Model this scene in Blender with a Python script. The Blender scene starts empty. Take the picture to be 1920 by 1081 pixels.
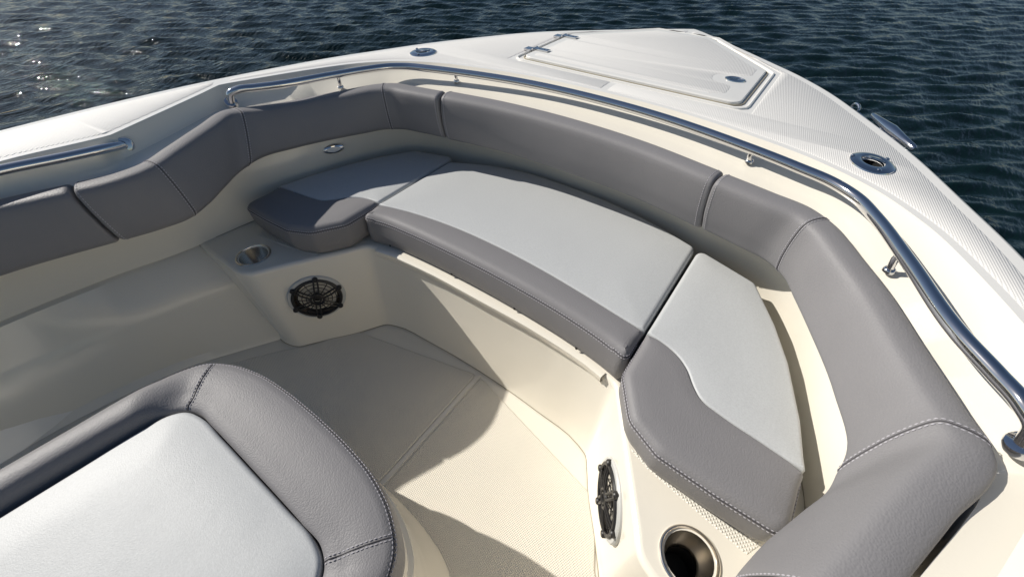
import bpy, bmesh, math, random
from mathutils import Vector, Matrix
from mathutils.geometry import tessellate_polygon, delaunay_2d_cdt
import numpy as np
random.seed(7); rng = np.random.RandomState(11)
S = bpy.context.scene
C = S.collection
R = math.radians

# ------------------------------------------------------------------ camera
cam = bpy.data.objects.new('camera', bpy.data.cameras.new('camera')); C.objects.link(cam)
cam.data.sensor_width = 36; cam.data.lens = 760/1920*36
cam.data.clip_start = .02; cam.data.clip_end = 3000
cam.location = (.5795, 0, .5)
cam.rotation_euler = (math.pi/2-.79422, 0, .62161)
S.camera = cam
# ------------------------------------------------------------------ light
SUN = Vector((-1.3, -.3, 1.0)).normalized()          # direction towards the sun
EL = math.asin(SUN.z); AZ = math.atan2(SUN.x, SUN.y)
w = bpy.data.worlds.new('World'); S.world = w; w.use_nodes = True
nt = w.node_tree; bg = nt.nodes['Background']
sky = nt.nodes.new('ShaderNodeTexSky'); sky.sky_type = 'NISHITA'; sky.sun_disc = False
sky.sun_elevation = EL; sky.sun_rotation = AZ; sky.air_density = 1.0; sky.dust_density = .6; sky.ozone_density = 1.5
nt.links.new(sky.outputs[0], bg.inputs[0]); bg.inputs[1].default_value = .055
sl = bpy.data.lights.new('sun', 'SUN'); sl.energy = 4.3; sl.angle = R(.55); sl.color = (1, .955, .88)
so = bpy.data.objects.new('sun', sl); C.objects.link(so)
so.rotation_euler = SUN.to_track_quat('Z', 'Y').to_euler(); so.location = (-8, -2, 6)
S.view_settings.view_transform = 'Standard'; S.view_settings.look = 'None'
S.view_settings.exposure = 0.22; S.view_settings.gamma = 1

# ------------------------------------------------------------------ materials
def mat(name, col, rough=.5, metal=0, spec=.5, coat=0, bump=None, tint=None, sheen=0):
    m = bpy.data.materials.new(name); m.use_nodes = True
    n = m.node_tree; b = n.nodes['Principled BSDF']
    b.inputs['Base Color'].default_value = (*col, 1); b.inputs['Roughness'].default_value = rough
    b.inputs['Metallic'].default_value = metal; b.inputs['Specular IOR Level'].default_value = spec
    b.inputs['Coat Weight'].default_value = coat; b.inputs['Coat Roughness'].default_value = .08
    if sheen: b.inputs['Sheen Weight'].default_value = sheen
    tc = n.nodes.new('ShaderNodeTexCoord')
    N = lambda t, **k: _node(n, t, **k)
    L = n.links.new
    if tint:      # slow mottling of the real colour (dirt, uneven dye)
        sc, amt = tint
        no = N('ShaderNodeTexNoise'); no.inputs['Scale'].default_value = sc; no.inputs['Detail'].default_value = 6
        L(tc.outputs['Object'], no.inputs['Vector'])
        mx = N('ShaderNodeMix', data_type='RGBA'); mx.inputs[6].default_value = (*[c*(1-amt) for c in col], 1)
        mx.inputs[7].default_value = (*[min(1, c*(1+amt)) for c in col], 1)
        L(no.outputs['Fac'], mx.inputs[0]); L(mx.outputs[2], b.inputs['Base Color'])
    if bump:
        h = bump(n, N, L, tc)
        bp = N('ShaderNodeBump'); bp.inputs['Strength'].default_value = h[1]; bp.inputs['Distance'].default_value = h[2]
        L(h[0], bp.inputs['Height']); L(bp.outputs[0], b.inputs['Normal'])
        if coat: L(bp.outputs[0], b.inputs['Coat Normal'])
    return m
def _node(n, t, **k):
    x = n.nodes.new(t)
    for a, v in k.items(): setattr(x, a, v)
    return x
def mth(N, L, op, a, b=None):
    x = N('ShaderNodeMath', operation=op)
    for i, v in enumerate((a, b)):
        if v is None: continue
        if isinstance(v, (int, float)): x.inputs[i].default_value = v
        else: L(v, x.inputs[i])
    return x.outputs[0]
def noise(N, L, tc, sc, det=3, co='Object'):
    no = N('ShaderNodeTexNoise'); no.inputs['Scale'].default_value = sc; no.inputs['Detail'].default_value = det
    L(tc.outputs[co], no.inputs['Vector']); return no.outputs['Fac']
def b_diamond(pitch, dist, rot=45):
    def f(n, N, L, tc):
        mp = N('ShaderNodeMapping'); mp.inputs['Rotation'].default_value = (0, 0, R(rot))
        L(tc.outputs['Object'], mp.inputs[0])
        sp = N('ShaderNodeSeparateXYZ'); L(mp.outputs[0], sp.inputs[0])
        k = 2*math.pi/pitch
        s = [mth(N, L, 'SINE', mth(N, L, 'MULTIPLY', sp.outputs[i], k)) for i in (0, 1)]
        p = mth(N, L, 'MULTIPLY', s[0], s[1])
        p = mth(N, L, 'MAXIMUM', mth(N, L, 'ABSOLUTE', p), .25)
        return p, 1.0, dist
    return f
def b_leather(dist=.0007, sc=330):
    def f(n, N, L, tc):
        v = N('ShaderNodeTexVoronoi', feature='SMOOTH_F1'); v.inputs['Scale'].default_value = sc
        v.inputs['Smoothness'].default_value = .35
        mpn = N('ShaderNodeTexNoise'); mpn.inputs['Scale'].default_value = 60; L(tc.outputs['Object'], mpn.inputs['Vector'])
        mv = N('ShaderNodeMix', data_type='VECTOR'); mv.inputs[0].default_value = .003
        L(tc.outputs['Object'], mv.inputs[4]); L(mpn.outputs['Color'], mv.inputs[5]); L(mv.outputs[1], v.inputs['Vector'])
        a = mth(N, L, 'MULTIPLY', v.outputs['Distance'], -1.0)
        big = mth(N, L, 'MULTIPLY', noise(N, L, tc, 9, 2), 2.2)
        return mth(N, L, 'ADD', a, big), .8, dist
    return f
def b_cloth(dist=.0005):
    def f(n, N, L, tc):
        a = noise(N, L, tc, 420, 4); b = mth(N, L, 'MULTIPLY', noise(N, L, tc, 7, 2), 5.0)
        return mth(N, L, 'ADD', a, b), .7, dist
    return f
def b_gel(n, N, L, tc):
    a = mth(N, L, 'MULTIPLY', noise(N, L, tc, 3.5, 2), 6.0)
    return mth(N, L, 'ADD', a, mth(N, L, 'MULTIPLY', noise(N, L, tc, 260, 3), .12)), .6, .0016
M = {}
M['gel'] = mat('cream_gelcoat', (.81, .76, .655), .22, coat=.6, bump=b_gel, tint=(3, .02))
M['gel_deck'] = mat('white_deck_gelcoat', (.81, .79, .745), .33, coat=.3, bump=b_gel, tint=(4, .02))
M['nonskid'] = mat('diamond_nonskid_gelcoat', (.77, .75, .715), .5, bump=b_diamond(.0095, .0008, 80), tint=(6, .03))  # base darker than the smooth deck: the pattern's self-shadow put into the colour
M['nonskid_floor'] = mat('floor_nonskid_gelcoat', (.77, .72, .62), .5, bump=b_diamond(.0100, .0016, 20), tint=(5, .055))
M['nonskid_coarse'] = mat('coarse_diamond_gelcoat', (.76, .72, .63), .45, bump=b_diamond(.012, .0016))
M['grey'] = mat('grey_vinyl', (.222, .215, .219), .50, spec=.24, bump=b_leather(.0005), tint=(14, .04))
M['light'] = mat('pale_silver_vinyl', (.49, .50, .50), .5, spec=.4, bump=b_cloth(), tint=(300, .16))
M['thread'] = mat('pale_grey_thread', (.50, .48, .51), .6)
M['seam'] = mat('dark_seam', (.06, .056, .062), .7)
M['chrome'] = mat('polished_steel', (.66, .66, .67), .07, metal=1, tint=(30, .05))
M['brush'] = mat('brushed_steel', (.78, .72, .63), .24, metal=1)
M['black'] = mat('black_plastic', (.018, .017, .017), .38, tint=(60, .2))
M['dark'] = mat('dark_well', (.006, .006, .006), .7)
M['cone'] = mat('dark_bronze_cone', (.045, .036, .028), .35, metal=.3)
M['ring'] = mat('speaker_ring_plastic', (.52, .52, .50), .4)
M['trim'] = mat('white_plastic', (.78, .77, .74), .35)
M['seal'] = mat('grimy_sealant', (.33, .29, .21), .7, tint=(40, .3))

# ------------------------------------------------------------------ helpers
def link(name, verts, faces, m, parent=None, smooth=True, mi=None, mats=None):
    me = bpy.data.meshes.new(name); me.from_pydata([tuple(v) for v in verts], [], faces); me.update()
    o = bpy.data.objects.new(name, me); C.objects.link(o)
    for k in (mats or [m]): me.materials.append(k)
    if mi: me.polygons.foreach_set('material_index', mi)
    bm = bmesh.new(); bm.from_mesh(me); bmesh.ops.recalc_face_normals(bm, faces=bm.faces); bm.to_mesh(me); bm.free()
    if smooth:
        me.polygons.foreach_set('use_smooth', [True]*len(me.polygons))
        try: me.set_sharp_from_angle(angle=R(smooth if smooth is not True else 38))
        except Exception: pass
    if parent: o.parent = parent
    return o
class MB:
    def __init__(s): s.v = []; s.f = []
    def add(s, v, f):
        k = len(s.v); s.v += [tuple(a) for a in v]; s.f += [tuple(i+k for i in q) for q in f]
    def obj(s, name, m, parent=None, smooth=True): return link(name, s.v, s.f, m, parent, smooth)
def empty(name, loc=(0, 0, 0)):
    o = bpy.data.objects.new(name, None); C.objects.link(o); o.location = loc; o.empty_display_size = .1; return o
def tag(o, label=None, cat=None, group=None, kind=None):
    if label: o['label'] = label
    if cat: o['category'] = cat
    if group: o['group'] = group
    if kind: o['kind'] = kind
    return o
def catmull(P, n=6, closed=False, tens=None):
    P = [np.array(p, float) for p in P]; out = []; N = len(P)
    rngi = range(N if closed else N-1)
    for i in rngi:
        p0 = P[i-1] if (closed or i > 0) else 2*P[0]-P[1]
        p1 = P[i]; p2 = P[(i+1) % N]
        p3 = P[(i+2) % N] if (closed or i+2 < N) else 2*P[-1]-P[-2]
        # centripetal-ish: limited tangents
        d1, d2, d0 = np.linalg.norm(p2-p1)+1e-9, np.linalg.norm(p3-p2)+1e-9, np.linalg.norm(p1-p0)+1e-9
        m1 = ((p1-p0)/d0*d1 + (p2-p1)*d0/d1)*d1/(d0+d1) if False else (((p1-p0)/d0)*d1+((p2-p1)/d1)*d0)/(d0+d1)*d1
        m2 = (((p2-p1)/d1)*d2+((p3-p2)/d2)*d1)/(d1+d2)*d1
        if tens is not None: m1 = m1*tens[i]; m2 = m2*tens[(i+1) % N]
        for k in range(n):
            t = k/n; t2 = t*t; t3 = t2*t
            out.append((2*t3-3*t2+1)*p1+(t3-2*t2+t)*m1+(-2*t3+3*t2)*p2+(t3-t2)*m2)
    if not closed: out.append(P[-1])
    return out
def mirror_full(half):     # centre-first half curve -> port aft ... centre ... starboard aft
    h = [np.array(p, float) for p in half]
    left = [p*np.array([-1]+[1]*(len(p)-1)) for p in h[::-1] if abs(p[0]) > 1e-9]
    return left+h
def resample(P, step, closed=True):
    P = [np.array(p, float) for p in P]
    Q = P+[P[0]] if closed else P
    d = [0]
    for a, b in zip(Q, Q[1:]): d.append(d[-1]+np.linalg.norm(b-a))
    n = max(3, int(round(d[-1]/step))); Q = np.array(Q); out = []
    for i in range(n if closed else n+1):
        s = d[-1]*i/n; out.append(np.array([np.interp(s, d, Q[:, k]) for k in range(Q.shape[1])]))
    return out
def roundpoly(P, rad, seg=6):      # P [(x,y[,r])] -> rounded closed outline
    out = []; N = len(P)
    for i in range(N):
        p = np.array(P[i][:2], float); r = P[i][2] if len(P[i]) > 2 else rad
        a = np.array(P[i-1][:2], float); b = np.array(P[(i+1) % N][:2], float)
        u = a-p; v = b-p; lu, lv = np.linalg.norm(u), np.linalg.norm(v); u /= lu; v /= lv
        ang = math.acos(max(-1, min(1, float(u@v))))
        if r < 1e-6 or ang > math.pi-.02: out.append(p); continue
        t = min(r/math.tan(ang/2), lu*.48, lv*.48); rr = t*math.tan(ang/2)
        c = p+(u+v)/np.linalg.norm(u+v)*rr/math.sin(ang/2)
        s, e = p+u*t-c, p+v*t-c
        a0 = math.atan2(s[1], s[0]); a1 = math.atan2(e[1], e[0]); da = (a1-a0+math.pi) % (2*math.pi)-math.pi
        for k in range(seg+1): q = a0+da*k/seg; out.append(c+rr*np.array([math.cos(q), math.sin(q)]))
    return out
def area(P): return .5*sum(P[i-1][0]*P[i][1]-P[i][0]*P[i-1][1] for i in range(len(P)))
def normals2(P):           # inward normals of a ccw polygon
    N = len(P); out = []
    for i in range(N):
        a, b = P[i]-P[i-1], P[(i+1) % N]-P[i]
        a = a/(np.linalg.norm(a)+1e-12); b = b/(np.linalg.norm(b)+1e-12)
        n = np.array([-(a[1]+b[1]), a[0]+b[0]]); l = np.linalg.norm(n)
        if l < 1e-6: n = np.array([-a[1], a[0]]); l = 1
        n = n/l; out.append(n/max(.6, n@np.array([-a[1], a[0]])))
    return out
def ccw(P):
    P = [np.array(p[:2], float) for p in P]
    return P if area(P) > 0 else P[::-1]
def fill(poly3, holes=()):
    """faces filling a planar outline (list of xyz) with holes; returns verts, faces"""
    loops = [[Vector(p) for p in poly3]]+[[Vector(p) for p in h] for h in holes]
    tris = tessellate_polygon(loops)
    return [v for l in loops for v in l], [tuple(t) for t in tris]
def slab(name, P, zt, zb, r, m, parent=None, inner=(), bulge=.004, step=.009, rb=.008, skirt=True, taper=0):
    """upholstered or moulded slab: outline P, rounded top edge r(x,y)->radius, extra inner crown rings"""
    P = ccw(P); P = ccw(resample(P, step)); nn = normals2(P)
    rf = r if callable(r) else (lambda p: r)
    rs = [rf(p) for p in P]; rs = list(np.mean([np.roll(rs, k) for k in range(-3, 4)], 0)); rings = []
    def ring(fn): rings.append([fn(p, n, q) for p, n, q in zip(P, nn, rs)])
    if skirt:
        ring(lambda p, n, q: (*(p+n*(rb+taper)), zb))
        ring(lambda p, n, q: (*(p+n*(rb*.3+taper*.95)), zb+rb*.4))
        ring(lambda p, n, q: (*(p+n*taper*.85), zb+rb))
        ring(lambda p, n, q: (*(p-n*(bulge-taper*.3)), (zb+zt-q)/2))
    for k in range(7):
        a = k/6*math.pi/2
        ring(lambda p, n, q, a=a: (*(p+n*q*(1-math.cos(a))), zt-q+q*math.sin(a)))
    N = len(P); v = [x for g in rings for x in g]; f = []
    for j in range(len(rings)-1):
        for i in range(N):
            k = (i+1) % N; f.append((j*N+i, j*N+k, (j+1)*N+k, (j+1)*N+i))
    top = rings[-1]; b = (len(rings)-1)*N
    crown = max([dz for d, dz in inner], default=0); reach = max([d for d, dz in inner], default=.05)
    if crown:
        T2 = np.array([p[:2] for p in top]); lo, hi = T2.min(0), T2.max(0); gp_ = []; st_ = .014
        T3 = np.roll(T2, -1, 0)
        for gx in np.arange(lo[0], hi[0], st_):
            for gy in np.arange(lo[1], hi[1], st_):
                q = np.array([gx, gy]); e = T3-T2; tt = np.clip(((q-T2)*e).sum(1)/((e*e).sum(1)+1e-12), 0, 1)
                dd = np.linalg.norm(T2+e*tt[:, None]-q, axis=1).min()
                if dd < st_*.45: continue
                c_ = ((T2[:, 1] > gy) != (T3[:, 1] > gy)); xs = (T3[:, 0]-T2[:, 0])*(gy-T2[:, 1])/(T3[:, 1]-T2[:, 1]+1e-12)+T2[:, 0]
                if (c_ & (gx < xs)).sum() % 2: gp_.append((gx, gy, dd))
        vv = [Vector(p) for p in T2]+[Vector(p[:2]) for p in gp_]
        r_ = delaunay_2d_cdt(vv, [], [tuple(range(N))], 1, 1e-6)
        base = len(v); mp_ = []
        for k_, co in enumerate(r_[0]):
            og = r_[3][k_]; i0 = og[0] if og else None
            if i0 is not None and i0 < N: mp_.append(b+i0)
            else:
                dd = gp_[i0-N][2] if i0 is not None else .0
                mp_.append(len(v)); t_ = min(1, dd/reach); v.append((co[0], co[1], zt+crown*(1-(1-t_)**2)))
        f += [tuple(mp_[i] for i in t) for t in r_[2]]
    else: f += [tuple(b+i for i in t) for t in fill(top)[1]]
    if skirt: f += [t for t in fill(rings[0])[1]]
    return link(name, v, f, m, parent)
def edge_path(P, zt, r, d_ang=50, step=.006):
    """path on the rounded top edge of a slab at the given roundover angle, with outward normals"""
    P = ccw(P); P = ccw(resample(P, step)); nn = normals2(P); rf = r if callable(r) else (lambda p: r)
    a = R(d_ang); out = []
    for p, n in zip(P, nn):
        q = rf(p); out.append(((*(p+n*q*(1-math.cos(a))), zt-q+q*math.sin(a)), (*(-n*math.cos(a)), math.sin(a))))
    return out
def tube(mb, pts, rad, seg=10, cap=True):
    pts = [Vector(p) for p in pts]; n = len(pts)
    rr = rad if isinstance(rad, (list, tuple)) else [rad]*n
    T = [(pts[min(i+1, n-1)]-pts[max(i-1, 0)]).normalized() for i in range(n)]
    up = Vector((0, 0, 1)) if abs(T[0].z) < .9 else Vector((1, 0, 0))
    x = T[0].cross(up).normalized(); v = []; f = []
    for i in range(n):
        x = (x-T[i]*x.dot(T[i])).normalized(); y = T[i].cross(x)
        for k in range(seg):
            a = 2*math.pi*k/seg; v.append(pts[i]+(x*math.cos(a)+y*math.sin(a))*rr[i])
    for i in range(n-1):
        for k in range(seg):
            l = (k+1) % seg; f.append((i*seg+k, i*seg+l, (i+1)*seg+l, (i+1)*seg+k))
    if cap: f.append(tuple(range(seg))[::-1]); f.append(tuple((n-1)*seg+k for k in range(seg)))
    mb.add(v, f)
def lathe(mb, prof, o=(0, 0, 0), ax=(0, 0, 1), seg=40, sx=1, sy=1, xd=None):
    ax = Vector(ax).normalized(); o = Vector(o)
    xd = Vector(xd) if xd else (Vector((1, 0, 0)) if abs(ax.x) < .9 else Vector((0, 1, 0)))
    xd = (xd-ax*xd.dot(ax)).normalized(); yd = ax.cross(xd); v = []; f = []
    for r, h in prof:
        for k in range(seg):
            a = 2*math.pi*k/seg; v.append(o+xd*math.cos(a)*r*sx+yd*math.sin(a)*r*sy+ax*h)
    for j in range(len(prof)-1):
        for k in range(seg):
            l = (k+1) % seg; f.append((j*seg+k, j*seg+l, (j+1)*seg+l, (j+1)*seg+k))
    if prof[-1][0] > 1e-6: f.append(tuple((len(prof)-1)*seg+k for k in range(seg)))
    mb.add(v, f)
def obox(mb, c, X, Y, Z):      # box with half-axis vectors
    c, X, Y, Z = map(Vector, (c, X, Y, Z)); v = [c+X*a+Y*b+Z*d for a in (-1, 1) for b in (-1, 1) for d in (-1, 1)]
    mb.add(v, [(0, 1, 3, 2), (4, 6, 7, 5), (0, 4, 5, 1), (2, 3, 7, 6), (0, 2, 6, 4), (1, 5, 7, 3)])
def stitch_rows(parent, path, offs=(-.0042, .0042), seam=True, dash=.0052, gap=.0026, rad=.00085, closed=False):
    """path: [(pos, normal)]; a dark seam with dashed thread rows beside it"""
    P = [Vector(p) for p, n in path]; Nn = [Vector(n).normalized() for p, n in path]
    mb = MB(); sm = MB(); n = len(P)
    side = []
    for i in range(n):
        t = (P[(i+1) % n if closed else min(i+1, n-1)]-P[i-1 if (closed or i) else 0]).normalized()
        side.append(Nn[i].cross(t).normalized())
    for of in offs:
        row = [P[i]+side[i]*of+Nn[i]*.0006 for i in range(n)]
        if closed: row.append(row[0])
        d = [0]
        for a, b in zip(row, row[1:]): d.append(d[-1]+(b-a).length)
        A = np.array(row); at = lambda s: Vector([np.interp(s, d, A[:, k]) for k in range(3)])
        s = 0
        while s+dash < d[-1]:
            tube(mb, [at(s), at(s+dash*.5), at(s+dash)], [rad*.5, rad*1.25, rad*.5], 5); s += dash+gap
    mb.obj('stitching', M['thread'], parent)
    if seam:
        row = [P[i]+Nn[i]*.0002 for i in range(n)]+([P[0]+Nn[0]*.0002] if closed else [])
        tube(sm, row, .0011, 6); sm.obj('seam', M['seam'], parent)

# ================================================================== water (setting)
WZ = -1.05
def build_water():
    na = 760
    rad = np.concatenate([[0.0], 1.1*np.exp(np.linspace(0, math.log(28/1.1), 760)), 28*np.exp(np.linspace(.02, math.log(600/28), 70))])
    a0, a1 = -math.pi*.5, math.pi*1.5
    # finer in the part of the circle that the picture looks at
    th = np.sort(np.concatenate([np.linspace(R(20), R(175), na-80, endpoint=False), np.linspace(R(175), R(380), 80, endpoint=False)]))
    na_ = len(th)
    X = .4+rad[:, None]*np.cos(th)[None]; Y = rad[:, None]*np.sin(th)[None]
    Z = np.zeros_like(X)
    cell = np.maximum(rad[:, None]*.0045, .005)
    for _ in range(110):
        lam = .045*(11 ** rng.rand()); k = 2*math.pi/lam
        d = R(122)+rng.normal()*.30          # wave travel direction
        amp = .0046*lam**.86*(.6+.8*rng.rand())
        ph = k*(X*math.cos(d)+Y*math.sin(d))+rng.rand()*6.28
        fade = np.clip((lam/cell-2.5)/3, 0, 1)
        s = np.sin(ph); Z += amp*fade*(s+.35*np.abs(s)*s)
    Z *= np.clip(1.2-rad[:, None]/160, 0, 1)
    V = np.stack([X, Y, Z+WZ], -1).reshape(-1, 3)
    i, j = np.meshgrid(np.arange(len(rad)-1), np.arange(na_), indexing='ij'); j2 = (j+1) % na_
    F = np.stack([i*na_+j, i*na_+j2, (i+1)*na_+j2, (i+1)*na_+j], -1).reshape(-1, 4)[na_:]
    me = bpy.data.meshes.new('water'); me.vertices.add(len(V)); me.vertices.foreach_set('co', V.ravel())
    me.loops.add(F.size); me.loops.foreach_set('vertex_index', F.ravel()); me.polygons.add(len(F))
    me.polygons.foreach_set('loop_start', np.arange(0, F.size, 4)); me.update(calc_edges=True)
    me.polygons.foreach_set('use_smooth', [True]*len(me.polygons))
    o = bpy.data.objects.new('water', me); C.objects.link(o)
    m = bpy.data.materials.new('sea_water'); m.use_nodes = True; n = m.node_tree; b = n.nodes['Principled BSDF']
    b.inputs['Base Color'].default_value = (.003, .011, .012, 1); b.inputs['Roughness'].default_value = .035
    b.inputs['IOR'].default_value = 1.333; b.inputs['Specular IOR Level'].default_value = .5
    N = lambda t, **k: _node(n, t, **k); L = n.links.new; tc = N('ShaderNodeTexCoord')
    mp = N('ShaderNodeMapping'); mp.inputs['Rotation'].default_value = (0, 0, R(-118)); mp.inputs['Scale'].default_value = (1.0, .30, 1)
    L(tc.outputs['Object'], mp.inputs[0])
    hs = None
    for sc, amt in ((8, .5), (20, .42), (48, .17)):
        no = N('ShaderNodeTexNoise'); no.inputs['Scale'].default_value = sc; no.inputs['Detail'].default_value = 3
        no.inputs['Distortion'].default_value = .4
        L(mp.outputs[0], no.inputs['Vector']); q = mth(N, L, 'MULTIPLY', no.outputs['Fac'], amt)
        hs = q if hs is None else mth(N, L, 'ADD', hs, q)
    # patches of wind: ripples fade in and out
    pn = N('ShaderNodeTexNoise'); pn.inputs['Scale'].default_value = .16; L(tc.outputs['Object'], pn.inputs['Vector'])
    st = N('ShaderNodeMapRange'); st.inputs[1].default_value = .35; st.inputs[2].default_value = .65; st.inputs[3].default_value = .4; st.inputs[4].default_value = 1
    L(pn.outputs['Fac'], st.inputs[0])
    bp = N('ShaderNodeBump'); bp.inputs['Distance'].default_value = .042; L(st.outputs[0], bp.inputs['Strength']); L(hs, bp.inputs['Height'])
    L(bp.outputs[0], b.inputs['Normal']); me.materials.append(m)
    tag(o, 'dark rippled sea water around the boat', None, None, 'structure')
build_water()

# ================================================================== boat
boat = empty('boat', (0, 0, -1.05))
tag(boat, 'cream and white open motor boat bow with wraparound seating, seen from above', 'boat')
def part(o, label=None):
    if label: o['label'] = label
    o.matrix_parent_inverse = boat.matrix_world.inverted() if False else Matrix.Translation((0, 0, 1.05))
    return o
def P_(o, label=None): o.parent = boat; return part(o, label)

# --- half curves, centre line first (x to starboard, y to the bow, z up, deck at 0)
A = [(0, 2.285), (.045, 2.262), (.10, 2.222), (.235, 2.115), (.38, 1.995), (.53, 1.865), (.63, 1.755), (.73, 1.612), (.87, 1.385),
     (.96, 1.20), (1.03, 1.05), (1.105, .84), (1.17, .62), (1.215, .40), (1.25, .10), (1.275, -.3), (1.30, -.8), (1.30, -1.6)]
B = [(0, 1.312), (.26, 1.300), (.47, 1.262), (.66, 1.205), (.79, 1.13), (.885, 1.03), (.965, .89), (1.03, .745), (1.084, .606),
     (1.058, .540), (.969, .290), (.951, .238), (1.0, .05), (1.05, -.4), (1.08, -1.6)]
D = [(0, 1.135, -.068), (.25, 1.125, -.068), (.48, 1.090, -.068), (.66, 1.045, -.068), (.735, 1.0, -.066), (.79, .93, -.058), (.860, .835, -.068),
     (.920, .70, -.076), (.985, .565, -.064), (.970, .50, -.058), (.882, .28, -.064), (.868, .20, -.071), (.935, .05, -.088), (1.020, -.4, -.09), (1.05, -1.6, -.09)]
W = [(0, 1.20), (.25, 1.19), (.48, 1.15), (.66, 1.10), (.742, 1.035), (.788, .955), (.828, .85), (.873, .70), (.912, .58),
     (.935, .46), (.955, .32), (.975, .20), (1.02, .05), (1.10, -.4), (1.15, -1.6)]
n_ = 6
tB = [1, 1, 1, 1, .8, .8, 1, .8, .3, .6, .6, .3, .6, 1, 1]; tB = tB[:0:-1]+tB
Bc = catmull(mirror_full([(x, y, 0) for x, y in B]), n_, tens=tB)
Dc = catmull(mirror_full(D), n_, tens=tB)
wS = [min(1, max(0, (.85-p[1])/.08)) for p in Bc]
Wc = catmull(mirror_full([(x, y, -.412) for x, y in W]), n_)
wB = [min(1, max(0, (abs(p[1])*0+(.60-p[1])/.25))) for p in Bc]       # 0 in the bow, 1 beside the lowered side deck
curves = [Bc]
curves.append([b+(d-b)*(.035+.02*q)+np.array([0, 0, -.004-b[2]-(d-b)[2]*(.035+.02*q)]) for b, d, q in zip(Bc, Dc, wB)])
curves.append([b+(d-b)*(.10+.02*q)+np.array([0, 0, (-.014-.012*r)-b[2]-(d-b)[2]*(.10+.02*q)]) for b, d, q, r in zip(Bc, Dc, wB, wS)])
curves.append([b+(d-b)*(.34+.06*q)+np.array([0, 0, (-.030-.025*r)-b[2]-(d-b)[2]*(.34+.06*q)]) for b, d, q, r in zip(Bc, Dc, wB, wS)])
curves.append(Dc)
curves.append([np.array([d[0], d[1], d[2]-.03])+(wv-d)*np.array([.5, .5, 0]) for d, wv in zip(Dc, Wc)])
curves.append([np.array([wv[0], wv[1], -.17]) for wv in Wc])
curves.append(Wc)
def loft(curves, name, m, smooth=True, closed=False):
    N = len(curves[0]); v = [p for c in curves for p in c]; f = []
    for j in range(len(curves)-1):
        for i in range(N-1): f.append((j*N+i, j*N+i+1, (j+1)*N+i+1, (j+1)*N+i))
    return link(name, v, f, m, None, smooth)
P_(loft(curves, 'coaming', M['gel']), 'smooth cream inner coaming between the side deck and the backrests')

# deck sheet with rod holder holes
ROD = [(-.765, 1.266), (.765, 1.266)]
def circ2(c, r, n=28, z=0, sx=1, sy=1): return [(c[0]+r*sx*math.cos(2*math.pi*k/n), c[1]+r*sy*math.sin(2*math.pi*k/n), z) for k in range(n)]
Af = catmull(mirror_full([(x, y, 0) for x, y in A]), 8)
def off_open(P, d):     # offset an open xy curve to its right-hand side (inboard for port->starboard order)
    out = []
    for i, p in enumerate(P):
        t = P[min(i+1, len(P)-1)][:2]-P[max(i-1, 0)][:2]; t = t/np.linalg.norm(t); q = p.copy()
        q[:2] += np.array([t[1], -t[0]])*d; out.append(q)
    return out
Ain = off_open(Af, .022)
dv, df = fill([tuple(p) for p in Ain]+[tuple(p) for p in Bc[::-1]], [circ2(c, .024) for c in ROD])
P_(link('deck', dv, df, M['gel_deck'], None, False), 'white gelcoat deck around the cockpit')
# gunwale edge and hull sides
def shift(P, d, z, s=1.0): return [np.array([p[0]*s, p[1] if s == 1 else p[1]-(1-s)*1.1*max(0, p[1]+.2)/2.4, z]) for p in off_open(P, d)]
hull = [Ain, shift(Af, .016, -.0015), shift(Af, .008, -.007), shift(Af, .002, -.016), shift(Af, 0, -.03), shift(Af, 0, -.045)]
P_(loft(hull, 'gunwale_edge', M['gel_deck']))
P_(loft([shift(Af, 0, -.045), shift(Af, -.014, -.050), shift(Af, -.018, -.062), shift(Af, -.014, -.075), shift(Af, .004, -.08)], 'rub_rail', M['trim']))
P_(loft([shift(Af, .002, -.078), shift(Af, .03, -.25, .97), shift(Af, .07, -.6, .90), shift(Af, .12, -1.0, .82), shift(Af, .2, -1.35, .7)], 'hull_side', M['gel_deck']))

# non-skid panels (slightly raised sheets with a bevelled edge)
def raised(name, P, h, m, holes=(), z0=0, bev=.0042, step=.02):
    P = ccw(P); nn = normals2(P); N = len(P)
    lo = [(*p, z0) for p in P]; hi = [(*(p+n*bev), z0+h) for p, n in zip(P, nn)]
    v0, f0 = fill(hi, [[(x, y, z0+h) for x, y, z in hh] for hh in holes])
    v = list(v0)+lo; k = len(v0); f = list(f0)+[(k+i, k+(i+1) % N, (i+1) % N, i) for i in range(N)]
    return P_(link(name, v, f, m, None, 30))
HF = [(-.43, 1.43), (.43, 1.43), (.43, 1.835), (.125, 2.155), (-.125, 2.155), (-.43, 1.835)]   # hatch surround
def xy(P): return [np.array(p[:2]) for p in P]
nsk_out = xy(off_open(Af, .047)); bo = xy(off_open(Bc, -.020))
so_ = [p for p in nsk_out if p[0] > .012 and p[1] < 2.21 and p[1] > -1.5]
bi_ = [p for p in bo if p[0] > .05 and p[1] > -1.5]
idx = next(i for i, p in enumerate(so_) if p[1] < .60)
def panel(side, y0, y1):
    o = [p for p in so_ if y0 < p[1] < y1]; b = [p for p in bi_ if y0 < p[1] < y1]
    return o, b
g = .012
o1, b1 = [p for p in so_ if p[1] > .645], [p for p in bi_ if p[1] > .625]
front = [(g, 1.334)]+[tuple(p) for p in b1]+[tuple(p) for p in o1[::-1]]+[(g, 2.215), (g, 2.175), (.135, 2.175), (.45, 1.845), (.45, 1.41), (g, 1.41)]
o2, b2 = [p for p in so_ if p[1] < .62], [p for p in bi_ if p[1] < .60]
rear = [tuple(p) for p in b2]+[tuple(p) for p in o2[::-1]]
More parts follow.
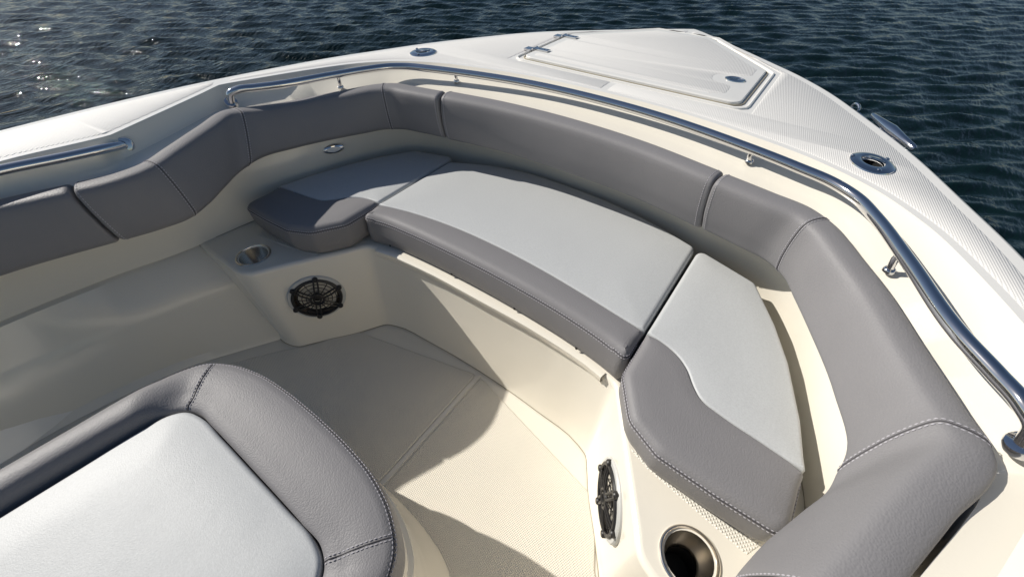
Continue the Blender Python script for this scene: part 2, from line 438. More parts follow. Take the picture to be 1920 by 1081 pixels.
for s in (-1, 1):
    raised('nonskid_panel', [(x*s, y) for x, y in front], .0022, M['nonskid'], [circ2(ROD[(s+1)//2], .03)])
    raised('nonskid_panel', [(x*s, y) for x, y in rear], .0022, M['nonskid'])

# anchor hatch: recessed frame, lid, two hinges, latch
hatch = P_(slab('anchor_hatch', roundpoly([(-.405, 1.447, .03), (.405, 1.447, .03), (.405, 1.815, .03), (.117, 2.125, .03), (-.125, 2.125, .03), (-.405, 1.83, .03)], .03), .010, -.002, .004, M['gel_deck'], None, (), 0, .012, .001),
           'white locker hatch lid at the bow with two hinges on its port side')
link('gasket_gap', *(lambda q: (q.v, q.f))((lambda mb: (tube(mb, [(*p, .0015) for p in (lambda r: r+[r[0]])(resample(roundpoly([(-.412, 1.44, .035), (.412, 1.44, .035), (.412, 1.818, .035), (.12, 2.132, .035), (-.128, 2.132, .035), (-.412, 1.833, .035)], .035), .02))], .0022, 6), mb)[1])(MB())), M['seal'], hatch)
fr = MB(); rr_ = resample(roundpoly([(-.43, 1.425, .03), (.43, 1.425, .03), (.43, 1.825, .03), (.127, 2.15, .03), (-.135, 2.15, .03), (-.43, 1.84, .03)], .03), .02)
tube(fr, [(*p, .001) for p in rr_+[rr_[0]]], .0045, 8); link('hatch_frame', fr.v, fr.f, M['gel_deck'], hatch)
lid_ns = [(-.375, 1.475, .02), (.30, 1.475, .02), (.345, 1.50, .02), (.345, 1.585, .03), (.27, 1.60, .04), (.26, 1.68, .04), (.345, 1.70, .03), (.375, 1.72, .02), (.375, 1.80, .02), (.108, 2.095, .02), (-.117, 2.095, .02), (-.375, 1.815, .02),
          (-.375, 1.80, .005), (-.375, 1.808, .005), (-.34, 1.80, .015), (-.34, 1.745, .015), (-.375, 1.74, .01), (-.375, 1.58, .01), (-.34, 1.575, .015), (-.34, 1.515, .015), (-.375, 1.51, .01)]
lid_ns = [p for i, p in enumerate(lid_ns) if i not in (12, 13)]
o = raised('nonskid_pad', [tuple(p) for p in roundpoly(lid_ns, .02, 4)], .0016, M['nonskid'], (), .010)
o.parent = hatch; o.matrix_parent_inverse = Matrix.Identity(4)
for y in (1.543, 1.772):
    h = MB(); obox(h, (-.378, y, .0135), (.032, 0, 0), (0, .013, 0), (0, 0, .0022)); obox(h, (-.437, y, .006), (.018, 0, 0), (0, .017, 0), (0, 0, .004))
    tube(h, [(-.412, y-.018, .0115), (-.412, y+.018, .0115)], .0055, 12)
    for x in (-.392, -.37, -.355): lathe(h, [(.0045, 0), (.003, .0015), (0, .002)], (x, y+.004, .0156), seg=10)
    hh = h.obj('hinge', M['chrome'], hatch, 30)
lt = MB(); lathe(lt, [(.036, 0), (.035, .003), (.030, .004), (.028, .001), (.024, .0015), (0, .002)], (.337, 1.650, .010), sx=.95, sy=.72)
obox(lt, (.332, 1.652, .0135), (.012, .004, 0), (-.001, .004, 0), (0, 0, .002)); lt.obj('latch', M['chrome'], hatch)

# rod holders
for i, c in enumerate(ROD):
    t = c[0]/abs(c[0]); ax = (0, 0, 1)
    f_ = MB(); xd = (.25*-t, 1, 0)
    lathe(f_, [(.056, .0022), (.055, .005), (.047, .0085), (.034, .0105), (.030, .009), (.0285, .003), (.028, -.002)], (*c, 0), sx=1.0, sy=.86, xd=xd)
    f_.f = f_.f[:-1]
    for k in range(3):
        a = R(50+120*k); lathe(f_, [(.0055, .001), (.004, .003), (0, .0035)], (c[0]+.043*math.cos(a), c[1]+.043*math.sin(a), .0075), seg=12)
    rh = P_(f_.obj('rod_holder', M['chrome']), ['polished steel rod holder on the port foredeck', 'polished steel rod holder on the starboard deck beside the handrail bend'][i])
    w_ = MB(); lathe(w_, [(.0278, -.001), (.0272, -.05), (.024, -.16), (0, -.16)], (*c, 0), sx=1, sy=.86, xd=xd)
    o = w_.obj('well', M['dark'], rh)
# cleat and chock on the starboard gunwale
cl = MB(); a_, b_ = Vector((.746, 1.640, -.008)), Vector((.858, 1.458, -.012)); mid = (a_+b_)/2; dr = (b_-a_)
prof = [(0, .005), (.03, .0085), (.25, .0115), (.5, .016), (.75, .0115), (.97, .0085), (1, .005)]
tube(cl, [a_+dr*t for t, r in prof], [r for t, r in prof], 14)
inb = Vector((-.84, -.54, 0))
for t in (.36, .64):
    p = a_+dr*t; tube(cl, [p, p+inb*.008+Vector((0, 0, -.010)), p+inb*.014+Vector((0, 0, -.024))], [.007, .007, .010], 12)
obox(cl, mid+inb*.014+Vector((0, 0, -.021)), dr*.24, inb*.012+Vector((0, 0, .006)), Vector((-.1, -.05, .2)).normalized()*.003)
P_(cl.obj('cleat', M['chrome']), 'polished steel mooring cleat on the starboard gunwale edge')
ch = MB(); c0 = Vector((.705, 1.69, -.014))
tube(ch, [c0+Vector((math.cos(a)*.010-.003, -math.cos(a)*.012, math.sin(a)*.012)) for a in [i*math.pi/8 for i in range(17)]], .0042, 8)
obox(ch, c0+Vector((.018, -.03, -.012)), dr*.10, inb*.01, (0, 0, .003))
P_(ch.obj('chock', M['chrome']), 'small steel line guide just forward of the cleat')

# handrails
def rail(path, ends, name, label, posts):
    mb = MB(); c = catmull(path, 8); tube(mb, c, .0125, 20)
    r_ = P_(mb.obj(name, M['chrome'], None, 60), label)
    for e, nrm in ends:
        f = MB(); lathe(f, [(.021, -.006), (.021, .003), (.019, .006), (.0135, .007)], e, nrm, 28); f.obj('flange', M['chrome'], r_)
    for p in posts:
        q = Vector(p); f = MB(); ib = Vector((-q.x*.6, -(q.y-.4)*.5, 0)).normalized()
        base = q-ib*.004+Vector((0, 0, -.031 if abs(q.x) < .7 else -.043))
        tube(f, [q, q+ib*.003+Vector((0, 0, -.015)), base], .0065, 12)
        lathe(f, [(.0110, .0), (.0110, .005), (.009, .008), (.0065, .009)], base-Vector((0, 0, .004)), (0, 0, 1), 20); f.obj('stanchion', M['chrome'], r_)
rh_ = [(0, 1.240), (.25, 1.225), (.45, 1.186), (.62, 1.138), (.70, 1.108), (.752, 1.066), (.79, 1.005), (.85, .875), (.918, .719), (.957, .660), (.982, .618, .002), (.997, .597, -.007)]
rh3 = [(p[0], p[1], .002 if len(p) < 3 else p[2]) for p in rh_]
endp = (1.005, .590, -.034)
full = [(-x, y, z) for x, y, z in rh3[::-1]]+rh3[1:]
full = [(-endp[0], endp[1], endp[2])]+full+[endp]
rail(full, [((-1.0055, .589, -.036), (.5, -.05, .8)), ((1.0055, .589, -.036), (-.5, -.05, .8))], 'bow_handrail', 'long polished steel handrail curving around the bow behind the backrests',
     [(-.837, .905, .002), (-.51, 1.170, .002), (.51, 1.170, .002), (.838, .903, .002)])
rail([(-.952, .258, -.036), (-.934, .232, -.026), (-.924, .195, -.018), (-.938, .12, -.013), (-.970, .01, -.008), (-1.0, -.12, -.008), (-1.04, -.6, -.008), (-1.06, -1.2, -.008)],
     [((-.944, .250, -.033), (.8, -.55, .3))], 'side_handrail', 'polished steel handrail along the port side, ending by the step in the coaming', [])

# seat base (moulded box under the cushions)
U = [(0, .640), (.25, .636), (.425, .614), (.468, .600), (.50, .555), (.535, .50), (.60, .40), (.645, .328), (.672, .286), (.71, .266), (.80, .262), (1.03, .262)]
Lb = [(0, .622), (.25, .612), (.43, .590), (.468, .572), (.497, .53), (.53, .475), (.60, .382), (.640, .325), (.662, .296), (.70, .279), (.78, .276), (1.03, .276)]
CUP = [(-.751, .340), (.751, .340)]
def dens(c, z): return catmull(mirror_full([(x, y, z) for x, y in c]), 4)
Ut = dens(U, -.41)
sb = [off_open(Ut, -.014), None, None, None, None, dens(Lb, -.8)]
top_in = [p.copy() for p in off_open(Ut, -.014)]
sb = [top_in]
for k in range(1, 6):
    a = k/5*math.pi/2; q = [p.copy() for p in off_open(Ut, -.014*(1-math.sin(a)))]
    for p in q: p[2] = -.41-.014*(1-math.cos(a))
    sb.append(q)
low = dens(Lb, -.8)
sb.append([p.copy()+np.array([0, 0, .02]) for p in low]); sb.append([p.copy() for p in off_open(low, .008)])
v = [p for c in sb for p in c]; N = len(top_in); f = []
for j in range(len(sb)-1):
    for i in range(N-1): f.append((j*N+i, j*N+i+1, (j+1)*N+i+1, (j+1)*N+i))
Wo = [np.array([x*1.0, y, -.41]) for x, y, z in off_open(Wc, -.02) if y > .262]
fv, ff = fill([tuple(p) for p in top_in]+[tuple(p) for p in Wo[::-1]], [circ2(c, .046, z=-.41) for c in CUP])
k = len(v); v += fv; f += [tuple(i+k for i in t) for t in ff]
P_(link('seat_base', v, f, M['gel'], None, 34), 'cream moulded U-shaped seat box under the bow cushions')
# lip under the middle cushion and the caulk along the floor joint
lp = [p for p in dens(U, 0) if abs(p[0]) < .44]; mb = MB()
prof = [(-.006, -.4085), (.008, -.4095), (.012, -.413), (.012, -.432), (.009, -.436), (-.004, -.437)]
lc = [[np.array([p[0], p[1], z]) for p in off_open(lp, d)] for d, z in prof]
lip_ = P_(loft(lc, 'locker_lid_lip', M['gel']), 'raised lip of the locker lid under the middle cushion')
mb = MB(); tube(mb, [np.array([p[0], p[1], -.4395]) for p in off_open(lp, .001)], .0028, 6); link('lid_gap', mb.v, mb.f, M['seal'], lip_)
mb = MB(); tube(mb, [np.array([p[0], p[1], -.446]) for p in off_open(lp, .001)], .0040, 8); P_(mb.obj('locker_rim', M['gel']))
mb = MB(); tube(mb, [p+np.array([0, 0, .001]) for p in off_open(low, .008)], .0016, 6); P_(mb.obj('sealant_bead', M['seal']))
for s in (-1, 1):
    mb = MB(); tube(mb, [(s*(W[i][0]+.001), W[i][1], -.409) for i in (6, 7, 8, 9, 10)]+[(s*.974, .262, -.409), (s*.93, .264, -.50), (s*.86, .27, -.62), (s*.765, .274, -.797)], .0016, 6)
    P_(mb.obj('sealant_bead', M['seal']))
for s in (-1, 1):
    st_ = [(.575, .468), (.622, .450), (.840, .408), (.86, .445), (.64, .485), (.60, .50)]
    raised('nonskid_strip', [(x*s, y) for x, y in st_], .0015, M['nonskid_coarse'], (), -.41, .002)

# lower liner walls beside the floor
yy = [.42, .30, .15, 0, -.25, -.6, -1.6]
L0 = [.942, .958, .988, 1.030, 1.078, 1.12, 1.16]; L2 = [.81, .85, .905, .955, 1.045, 1.10, 1.14]; LF = [.66, .742, .835, .920, 1.0, 1.05, 1.08]
for s in (-1, 1):
    cs = [catmull([(s*(x+.004), y, -.408) for x, y in zip(L0, yy)], 5), catmull([(s*(x+.012), y, -.416) for x, y in zip(L0, yy)], 5), catmull([(s*(x-.004), y, -.426) for x, y in zip(L0, yy)], 5),
          catmull([(s*(x+.004), y, -.545) for x, y in zip(L2, yy)], 5), catmull([(s*x, y, -.558) for x, y in zip(L2, yy)], 5), catmull([(s*(x-.014), y, -.585) for x, y in zip(L2, yy)], 5),
          catmull([(s*(x+.010), y, -.775) for x, y in zip(LF, yy)], 5), catmull([(s*(x-.012), y, -.8) for x, y in zip(LF, yy)], 5)]
    P_(loft(cs, 'liner_wall', M['gel'], 30), ['cream inner side wall on the port side', 'cream inner side wall on the starboard side'][(s+1)//2])
# cockpit floor
fl = [(-1.2, -1.6), (1.2, -1.6), (1.2, .3), (.75, .66), (-.75, .66), (-1.2, .3)]
fv, ff = fill([(*p, -.8015) for p in fl]); P_(link('floor', fv, ff, M['gel'], None, False), 'cream gelcoat cockpit floor')
for s in (-1, 1):
    raised('floor_nonskid', [(x*s, y) for x, y in roundpoly([(.012, .595, .01), (.55, .468, .03), (.632, .305, .04), (.70, .235, .04), (.90, -.05, .03), (1.0, -.4, .02), (1.0, -1.5, .02), (.012, -1.5, .01)], .02, 4)], .002, M['nonskid_floor'], (), -.8, .003)
mb = MB(); obox(mb, (0, -.45, -.8), (.007, 0, 0), (0, 1.05, 0), (0, 0, .0016)); P_(mb.obj('floor_strip', M['gel']))

# cup holders
for i, c in enumerate(CUP):
    cup = MB(); lathe(cup, [(.056, .0), (.056, .003), (.054, .005), (.0515, .0052), (.0500, .003), (.0490, -.006), (.0345, -.048), (.0320, -.051), (.0310, -.070)], (*c, -.41), seg=56)
    cup.f = cup.f[:-1]
    o = P_(cup.obj('cup_holder', M['brush']), ['steel cup holder in the port seat box, in shade', 'steel cup holder in the starboard seat box, in sun'][i])
    k = MB(); lathe(k, [(.0308, -.062), (.030, -.11), (0, -.11)], (*c, -.41)); k.obj('liner', M['dark'], o)

# speakers
for s in (-1, 1):
    c = Vector((s*.607, .424, -.574)); nrm = Vector((-s*.835, -.53, .06)).normalized()
    xd = Vector((nrm.y, -nrm.x, 0)).normalized(); yd = nrm.cross(xd)
    root = MB(); lathe(root, [(.112, -.012), (.111, .008), (.106, .016), (.098, .0165), (.097, .030), (.094, .034), (.084, .035), (.080, .028), (.079, .010), (0, .010)], c, nrm, 64)
    sp = P_(root.obj('speaker', M['ring'], None, 30), ['round black and white speaker in the port seat box, in shade', 'round black and white speaker in the starboard seat box, in sun'][(s+1)//2])
    k = MB(); lathe(k, [(.081, .012), (.079, .030), (.073, .033), (.069, .030), (.060, .018), (.045, .014), (.03, .018), (.024, .020), (.018, .026), (0, .029)], c, nrm, 48); k.obj('cone', M['cone'], sp, 30)
    g_ = MB(); ring = lambda r, h, t: tube(g_, [c+nrm*h+xd*math.cos(a)*r+yd*math.sin(a)*r for a in [2*math.pi*j/48 for j in range(49)]], t, 8)
    ring(.080, .036, .0056); ring(.022, .043, .0046); ring(.012, .044, .003); ring(.064, .036, .0016); ring(.050, .038, .0016); ring(.036, .040, .0014)
    for j in range(6):
        a = 2*math.pi*j/6+.3
        for da in (-.13, .13):
            p0 = c+nrm*.044+xd*math.cos(a+da*2.2)*.022+yd*math.sin(a+da*2.2)*.022
            p1 = c+nrm*.042+xd*math.cos(a+da)*.055+yd*math.sin(a+da)*.055
            p2 = c+nrm*.036+xd*math.cos(a+da*.55)*.081+yd*math.sin(a+da*.55)*.081
            tube(g_, [p0, p1, p2], .0034, 6)
        a3 = a+math.pi/6; tube(g_, [c+nrm*h_+xd*math.cos(a3)*r3+yd*math.sin(a3)*r3 for r3, h_ in ((.022, .043), (.05, .040), (.078, .036))], .0018, 6)
        e = c+nrm*.038+xd*math.cos(a)*.086+yd*math.sin(a)*.086
        lathe(g_, [(.0095, -.006), (.0095, .003), (.007, .006), (.003, .006), (0, .003)], e, nrm, 14)
    g_.obj('grille', M['black'], sp)
# courtesy light under the port backrest
cc = Vector((-.838, .800, -.236)); nn_ = Vector((.88, -.44, .12)).normalized(); tl = Vector((.44, .88, 0))
mb = MB(); lathe(mb, [(.040, 0), (.038, .005), (.030, .008), (0, .0085)], cc, nn_, 32, 1, .42, tuple(tl))
k = P_(mb.obj('courtesy_light', M['chrome']), 'small oval steel light under the port backrest')
mb = MB(); lathe(mb, [(.026, .0086), (.025, .010), (0, .0105)], cc, nn_, 24, 1, .35, tuple(tl)); mb.obj('lens', M['trim'], k)

# console seat base in the foreground
def half(c): return [(x, y) for x, y in [(-a, b) for a, b in c[::-1]]+[q for q in c if q[0] > 1e-9]]
LO = [(0, .094), (.10, .091), (.20, .079), (.275, .054), (.325, .020), (.352, -.030), (.366, -.10), (.380, -.22), (.395, -.36), (.41, -.60)]
base_o = half([(x*.985, y-.004) for x, y in LO]); flo = half([(x*1.02+(.012 if x > .2 else 0), y+.026) for x, y in LO])
mid_o = half([(x*1.005, y+.004) for x, y in LO])
zs = [(-.395, 0, base_o), (-.44, 0, base_o), (-.448, 0, mid_o), (-.456, .0, mid_o), (-.462, 0, base_o), (-.70, 0, mid_o), (-.775, 0, flo), (-.7998, 0, half([(x*1.03+(.016 if x > .2 else 0), y+.034) for x, y in LO]))]
cs = [catmull([(x, y, z) for x, y in o_], 4) for z, _, o_ in zs]
P_(loft(cs, 'console_seat_base', M['gel'], 40), 'cream moulded base of the console seat in the foreground')

# ================================================================== cushions (things that lift off)
def thing(name, loc, label, cat, group=None):
    e = empty(name, loc); tag(e, label, cat, group); return e
def adopt(e, *objs):
    for o in objs: o.parent = e; o.matrix_parent_inverse = Matrix.Translation(-e.location)
def adopt_new(e, before):
    for o in [o for o in C.objects if o not in before and o.parent is None and o is not e]: adopt(e, o)
class Build:
    def __init__(s, e): s.e = e
    def __enter__(s): s.before = set(C.objects); return s.e
    def __exit__(s, *a): adopt_new(s.e, s.before)

ZT, ZB = -.288, -.404
G4 = 'grey and silver bow seat cushions'
# middle cushion
e = thing('seat_cushion', (0, .85, ZB), 'wide middle bow seat cushion, silver top with a curved grey band along the front', 'cushion', G4)
with Build(e):
    fe = [(-.482, .622), (-.40, .641), (-.30, .650), (-.15, .656), (0, .657), (.15, .652), (.30, .640), (.40, .625), (.480, .606)]
    sm = [(-.482, .690), (-.36, .722), (-.2, .745), (0, .750), (.15, .742), (.3, .725), (.42, .708), (.480, .700)]
    bk = [(.480, 1.098), (.33, 1.142), (.17, 1.170), (0, 1.178), (-.16, 1.172), (-.33, 1.132), (-.482, 1.058)]
    fs = [tuple(p) for p in catmull(fe, 4)]; ss = [tuple(p) for p in catmull(sm, 4)]; bs = [tuple(p) for p in catmull(bk, 4)]
    gp = roundpoly([(-.482, .618, .03)]+fs[2:-2]+[(.480, .604, .03), (.480, .7005, .0)]+ss[::-1][1:-1]+[(-.482, .690, 0)], 0, 6)
    rG = lambda p: .006 if p[1] > np.interp(p[0], [q[0] for q in ss], [q[1] for q in ss])-.004 else (.024 if abs(p[0]) > .44 else .030)
    a1 = slab('front_band', gp, ZT, ZB, rG, M['grey'], None, [(.02, .0015), (.028, .002)], .004)
    lpz = roundpoly([(-.482, .692, 0)]+ss[1:-1]+[(.480, .702, 0), (.480, 1.098, .02)]+bs[1:-1]+[(-.482, 1.058, .02)], 0, 5)
    rL = lambda p: .006 if p[1] < np.interp(p[0], [q[0] for q in ss], [q[1] for q in ss])+.004 else .014
    slab('top_panel', lpz, ZT, ZB+.002, rL, M['light'], None, [(.03, .002), (.07, .004), (.12, .005)], .002)
    ep = edge_path(gp, ZT, rG, 18); ep = [q for q in ep if q[0][1] < .668 or abs(q[0][0]) > .476 and q[0][1] < .69]
    ep = [q for q in ep if not (q[0][1] > .675)]
    k0 = max(range(len(ep)), key=lambda i: (Vector(ep[i][0])-Vector(ep[i-1][0])).length); ep = ep[k0:]+ep[:k0]
    stitch_rows(None, ep)
    mb = MB()
    for x in (-.40, -.13, .12, .34):
        y = np.interp(x, [q[0] for q in fe], [q[1] for q in fe]); mb = MB(); lathe(mb, [(.0042, 0), (.0038, .002), (0, .0026)], (x, y+.001, -.3985), (0, -1, .2), 14); mb.obj('snap', M['black'])
# side cushions
def side_cushion(s, label):
    e = thing('seat_cushion', (s*.68, .7, ZB), label, 'cushion', G4)
    with Build(e):
        SM = [(.488, .700), (.53, .694), (.571, .679), (.605, .652), (.628, .621), (.652, .597), (.70, .583), (.78, .571), (.864, .558)]
        ss = [tuple(p) for p in catmull(SM, 4)]
        gp = roundpoly([(.488, .700, 0), (.488, .560, .05), (.548, .466, .05), (.622, .430, .03), (.74, .422, .05), (.862, .420, .03), (.864, .558, 0)]+ss[::-1][1:-1], 0, 7)
        lp_ = roundpoly([(.488, .702, 0)]+ss[1:-1]+[(.864, .560, 0), (.838, .670, .05), (.79, .81, .05), (.740, .915, .1), (.664, 1.042, .025), (.49, 1.096, .02)], 0, 6)
        fx = lambda P: [(s*x, y) for x, y in P]
        yl = lambda p: np.interp(abs(p[0]), [q[0] for q in ss], [q[1] for q in ss])
        rG = lambda p: .006 if p[1] > yl(p)-.004 else .024
        slab('front_band', fx(gp), ZT, ZB, rG, M['grey'], None, [(.02, .0015), (.028, .002)], .004, taper=.018)
        rL = lambda p: .006 if p[1] < yl(p)+.004 else .012
        slab('top_panel', fx(lp_), ZT, ZB+.002, rL, M['light'], None, [(.03, .002), (.06, .0035)], .002)
        ep = edge_path(fx(gp), ZT, rG, 18); ep = [q for q in ep if q[0][1] < yl(q[0])-.012]
        k0 = max(range(len(ep)), key=lambda i: (Vector(ep[i][0])-Vector(ep[i-1][0])).length); ep = ep[k0:]+ep[:k0]
        stitch_rows(None, ep)
side_cushion(-1, 'port bow seat cushion, mostly in the shadow of the port backrest')
side_cushion(1, 'starboard bow seat cushion, sunlit, above the steel cup holder')

# backrest bolsters
def chaikin(P, n=2):
    for _ in range(n):
        Q = []
        for i in range(len(P)):
            a, b = np.array(P[i]), np.array(P[(i+1) % len(P)]); Q += [a*.78+b*.22, a*.22+b*.78]
        P = Q
    return P
def bolster(back, front, label, cat, group, seams=(), endst=(True, True), name='backrest', thick=.062, sub=7, flip=1):
    bc = catmull([p[:3] for p in back], sub); fc = catmull([p[:3] for p in front], sub); n = len(bc)
    T = []; 
    for i in range(n):
        t = bc[min(i+1, n-1)][:2]-bc[max(i-1, 0)][:2]; t2 = fc[min(i+1, n-1)][:2]-fc[max(i-1, 0)][:2]
        t = t/np.linalg.norm(t)+t2/np.linalg.norm(t2); T.append(t/np.linalg.norm(t))
    def ring(i, scale=1.0, push=0.0):
        j = int(min(i, n-1.0001)); a = i-j; b = bc[j]*(1-a)+bc[j+1]*a; f = fc[j]*(1-a)+fc[j+1]*a; t = T[j]*(1-a)+T[j+1]*a
        u = f[:2]-b[:2]; perp = np.array([t[1], -t[0]]); perp = perp if perp@(np.array([0, .3])-b[:2]) > 0 else -perp
        perp = perp/np.linalg.norm(perp)
        uF = max(.035, u@perp); uT = min(max(thick, uF*.60), uF+.05); zt, zb = b[2], f[2]; H = zt-zb
        pr = [(-.002, zb+.010), (-.004, zb+H*.5), (0, zt-.014), (.006, zt-.001), (uT*.45, zt+.004), (uT*.90, zt+.001), (uT+.006, zt-.013),
              (uT+(uF-uT)*.30+.012, zt-H*.33), (uT+(uF-uT)*.65+.012, zt-H*.62), (uF+.006, zb+H*.15), (uF+.002, zb+.012), (uF-.012, zb), (uF*.4, zb-.001), (.006, zb+.001)]
        pr = chaikin(pr, 2); cu = sum(p[0] for p in pr)/len(pr); cz = sum(p[1] for p in pr)/len(pr)
        along = (f[:2]-b[:2])@t/np.linalg.norm(t)**2
        out = []
        for uu, z in pr:
            uu = cu+(uu-cu)*scale if scale < 1 else uu; z2 = cz+(z-cz)*scale if scale < 1 else z
            fr_ = min(1, max(0, (zt-z2)/max(H, 1e-6)))
            q = b[:2]+perp*uu+t*(along*fr_*.9)+t/np.linalg.norm(t)*push; out.append((q[0], q[1], z2))
        return out, (b, f, perp)
    rings = []; caps = [(.0, .90), (.0015, .95), (.004, .98), (.008, .996)]
    E_ = .015
    if endst[0]:
        for d, sc in caps: rings.append(ring(0, sc, d)[0])
    rings += [ring(i, 1, (.012 if i == 0 and endst[0] else (-.012 if i == n-1 and endst[1] else 0)))[0] for i in range(n)]
    if endst[1]:
        for d, sc in caps[::-1]: rings.append(ring(n-1, sc, -d)[0])
    m = len(rings[0]); v = [p for r_ in rings for p in r_]; f = []
    for j in range(len(rings)-1):
        for i in range(m): k = (i+1) % m; f.append((j*m+i, j*m+k, (j+1)*m+k, (j+1)*m+i))
    f.append(tuple(range(m))[::-1]); f.append(tuple((len(rings)-1)*m+i for i in range(m)))
    mid = bc[n//2]
    e = thing(name, (mid[0], mid[1], fc[n//2][2]), label, cat, group)
    with Build(e):
        link('upholstery', v, f, M['grey'], None, 60)
        for sidx in seams:
            rg = ring(sidx)[0]; cen = np.mean(rg, 0); path = []
            # the part of the ring that faces out: from the back of the top over the front to the bottom
            m0 = 8; seq = rg[m0:m0+36]
            A_ = [np.array(p) for p in seq]
            for i, p in enumerate(A_):
                d = A_[min(i+1, len(A_)-1)]-A_[max(i-1, 0)]; tt = ring(min(sidx+.3, n-1.001))[0][m0+i]-p if False else None
                nx = np.cross(d, np.array([*T[int(sidx)], 0])); nx = nx/(np.linalg.norm(nx)+1e-9)
                if nx@(p-cen) < 0: nx = -nx
                path.append((tuple(p), tuple(nx)))
            ds = [0]
            for a, b in zip(path, path[1:]): ds.append(ds[-1]+(Vector(b[0])-Vector(a[0])).length)
            if sidx < 3 or sidx > n-4: stitch_rows(None, path, (0,), False, .0048, .0028, .0008)
            else: stitch_rows(None, path)
    return e
GB = 'grey upholstered backrest bolsters'
ZC = -.03
bolster([(-.474, 1.094, ZC), (-.25, 1.132, ZC), (0, 1.146, ZC), (.25, 1.130, ZC), (.476, 1.086, ZC)],
        [(-.472, 1.045, -.197), (-.25, 1.083, -.197), (0, 1.092, -.197), (.25, 1.083, -.197), (.474, 1.045, -.197)],
        'long grey backrest across the bow behind the middle cushion', 'backrest', GB, seams=(.45, 31.5), sub=8)
bk = [(.480, 1.083, ZC), (.60, 1.058, ZC), (.685, 1.038, ZC), (.745, .995, -.033), (.795, .930, -.039), (.846, .862, -.046), (.912, .735, -.051), (.955, .635, -.047), (.982, .546, -.038), (.936, .43, -.042), (.888, .31, -.050), (.862, .235, -.056), (.870, .17, -.058), (.898, .10, -.058)]
fr = [(.479, 1.043, -.194), (.58, 1.018, -.192), (.655, .995, -.190), (.700, .955, -.188), (.735, .89, -.187), (.783, .795, -.186), (.843, .66, -.186), (.865, .595, -.186), (.876, .538, -.187), (.860, .470, -.192), (.826, .395, -.202), (.790, .315, -.214), (.774, .255, -.220), (.789, .18, -.222), (.822, .09, -.222)]
fr = fr[:7]+fr[8:]
mir = lambda P: [(-x, y, z) for x, y, z in P]
def seam_at(k): return k*7
bolster(bk, fr, 'starboard side backrest wrapping from the bow corner aft and down, sunlit', 'backrest', GB, seams=(.6, seam_at(2.6), seam_at(7.7), seam_at(10.8), 13*7-.8))
bolster(mir(bk), mir(fr), 'port side backrest in shade with a stepped, sunlit top edge', 'backrest', GB, seams=(.6, seam_at(2.6), seam_at(7.7), seam_at(10.8), 13*7-.8))
bolster([(-.901, .093, -.058), (-.975, -.09, -.058), (-1.02, -.4, -.058), (-1.05, -1.0, -.058)], [(-.826, .083, -.222), (-.905, -.12, -.222), (-.96, -.4, -.222), (-.99, -1.0, -.222)],
        'grey side bolster aft of the port backrest, at the left edge', 'backrest', GB, seams=())

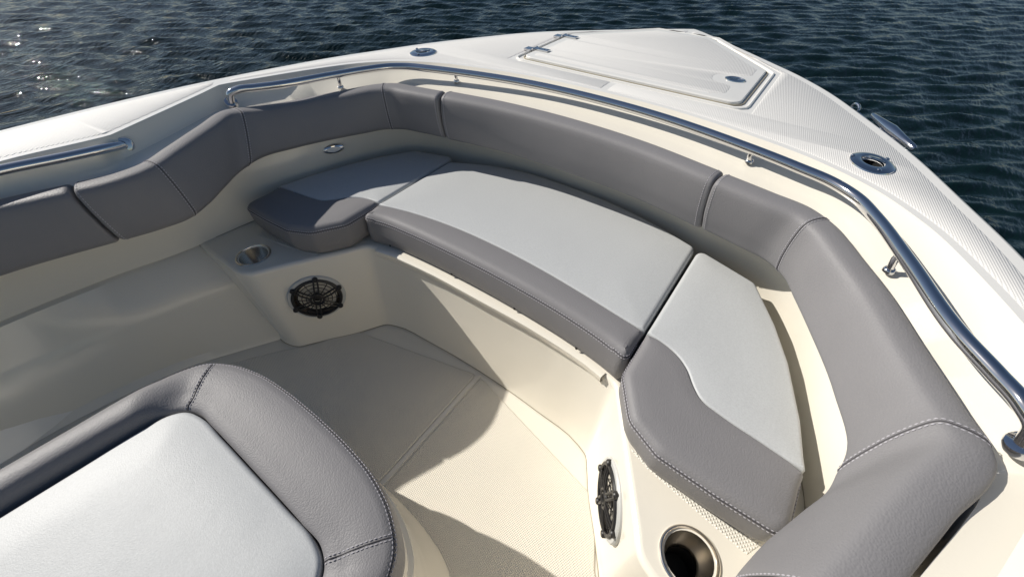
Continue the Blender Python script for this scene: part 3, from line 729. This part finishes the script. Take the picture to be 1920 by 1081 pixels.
# console seat cushion in the foreground
e = thing('console_seat_cushion', (0, -.2, -.40), 'large grey seat cushion with silver centre pad in the foreground', 'cushion')
with Build(e):
    ZL = -.298
    PI_ = [(0, -.050), (.12, -.050), (.20, -.052), (.235, -.062), (.258, -.085), (.270, -.13), (.280, -.22), (.295, -.36), (.32, -.60)]
    out_f = [p for p in LO if p[1] > -.05]; cut = -.075
    # front rim: from the port seam round the front to the starboard seam
    FR = half([(0, .094), (.10, .091), (.20, .079), (.275, .054), (.322, .020)]); IN = half([(0, -.049), (.12, -.049), (.20, -.051), (.232, -.060)])
    fo = [tuple(p) for p in catmull(FR, 4)]; fi = [tuple(p) for p in catmull(IN, 4)]
    # the rim is one swept surface: outline from outer edge to the inner edge, sides included
    NO = [tuple(p) for p in catmull(half(LO), 4)]; NI = [tuple(p) for p in catmull(half([(x, y) for x, y in PI_]+[]), 4)]
    def at_len(P, fr_):
        P = np.array(P); d = np.concatenate([[0], np.cumsum(np.linalg.norm(np.diff(P, axis=0), axis=1))]); return np.array([np.interp(fr_*d[-1], d, P[:, k]) for k in range(P.shape[1])])
    Lh = catmull(LO, 10); Ih = catmull([(0, -.050), (.075, -.050), (.155, -.051), (.215, -.054), (.246, -.072), (.260, -.098), (.268, -.15), (.281, -.24), (.296, -.36), (.32, -.60)], 10)
    st = [(a, b) for a, b in zip(Lh, Ih)]
    st = [(np.array([-a[0], a[1]]), np.array([-b[0], b[1]])) for a, b in st[::-1]]+st[1:]
    prof = []      # (fraction outer->inner, rise)
    rows = []
    def rimpt(a, b, k, side):
        d = b-a; L = np.linalg.norm(d); n = d/L
        # side: 0 on the front rim (flat, blending down to the pad), 1 on the side bolsters (raised round)
        top = ZL+.002+.018*side
        P = [(0.012, -.395), (.002, -.388), (-.002, -.36), (0, ZL-.020), (.002, ZL-.010), (.008, ZL-.002+.004*side), (.022, top-.001), (L*.40, top+.001+.006*side), (L*(.62+.10*side), top-.002+.008*side),
             (L-.030+.010*side, top-.006+.007*side), (L-.010-.002*side, ZL-.003+.011*side), (L-.002-.006*side, ZL-.009), (L+.002-.006*side, ZL-.05)]
        u, z = P[k]; return (*(a+n*u), z)
    K = 13; m_ = len(st); v = []; 
    for k in range(K):
        for i, (a, b) in enumerate(st):
            yv = a[1]; sd = min(1, max(0, (.02-yv)/.12)); sd = sd*sd*(3-2*sd)
            v.append(rimpt(a, b, k, sd))
    f = [(k*m_+i, k*m_+i+1, (k+1)*m_+i+1, (k+1)*m_+i) for k in range(K-1) for i in range(m_-1)]
    link('rim', v, f, M['grey'], None, 60)
    # centre pad
    PD = [(x-.0025 if x > .1 else x*.99, y-.0015) for x, y in [(0, -.050), (.12, -.050), (.20, -.052), (.236, -.064), (.256, -.088), (.266, -.13), (.279, -.24), (.294, -.36), (.318, -.60)]]
    pp = [tuple(p) for p in catmull(half(PD), 4)]
    slab('centre_pad', pp, ZL-.002, -.39, .009, M['light'], None, [(.02, .003), (.05, .0065), (.10, .009)], .001)
    # top stitching along the outer edge and across the two corner seams
    row4 = [v[5*m_+i] for i in range(m_)]; up = []
    for i in range(m_):
        a, b = st[i]; n = (a-b)/np.linalg.norm(a-b); up.append((tuple(np.array(v[4*m_+i])*.5+np.array(v[5*m_+i])*.5), (n[0]*.7, n[1]*.7, .7)))
    rs = resample([np.array([*p, *n]) for p, n in up], .005, False); stitch_rows(None, [(tuple(q[:3]), tuple(q[3:])) for q in rs], (-.0038, .0038))
    for s in (0, 1):
        i = min(range(m_), key=lambda j: abs(st[j][0][1]-.034)+(0 if (st[j][0][0] > 0) == bool(s) else 9))
        col = [np.array(v[k*m_+i]) for k in range(5, 12)]; cc_ = catmull(col, 4); path = []
        for j, p in enumerate(cc_):
            d = cc_[min(j+1, len(cc_)-1)]-cc_[max(j-1, 0)]; h = np.array([d[0], d[1], 0]); h /= np.linalg.norm(h)+1e-9
            slope = np.array([-h[0]*d[2], -h[1]*d[2], np.linalg.norm(d[:2])]); path.append((tuple(p), tuple(slope)))
        stitch_rows(None, path, (-.0045, .0045))
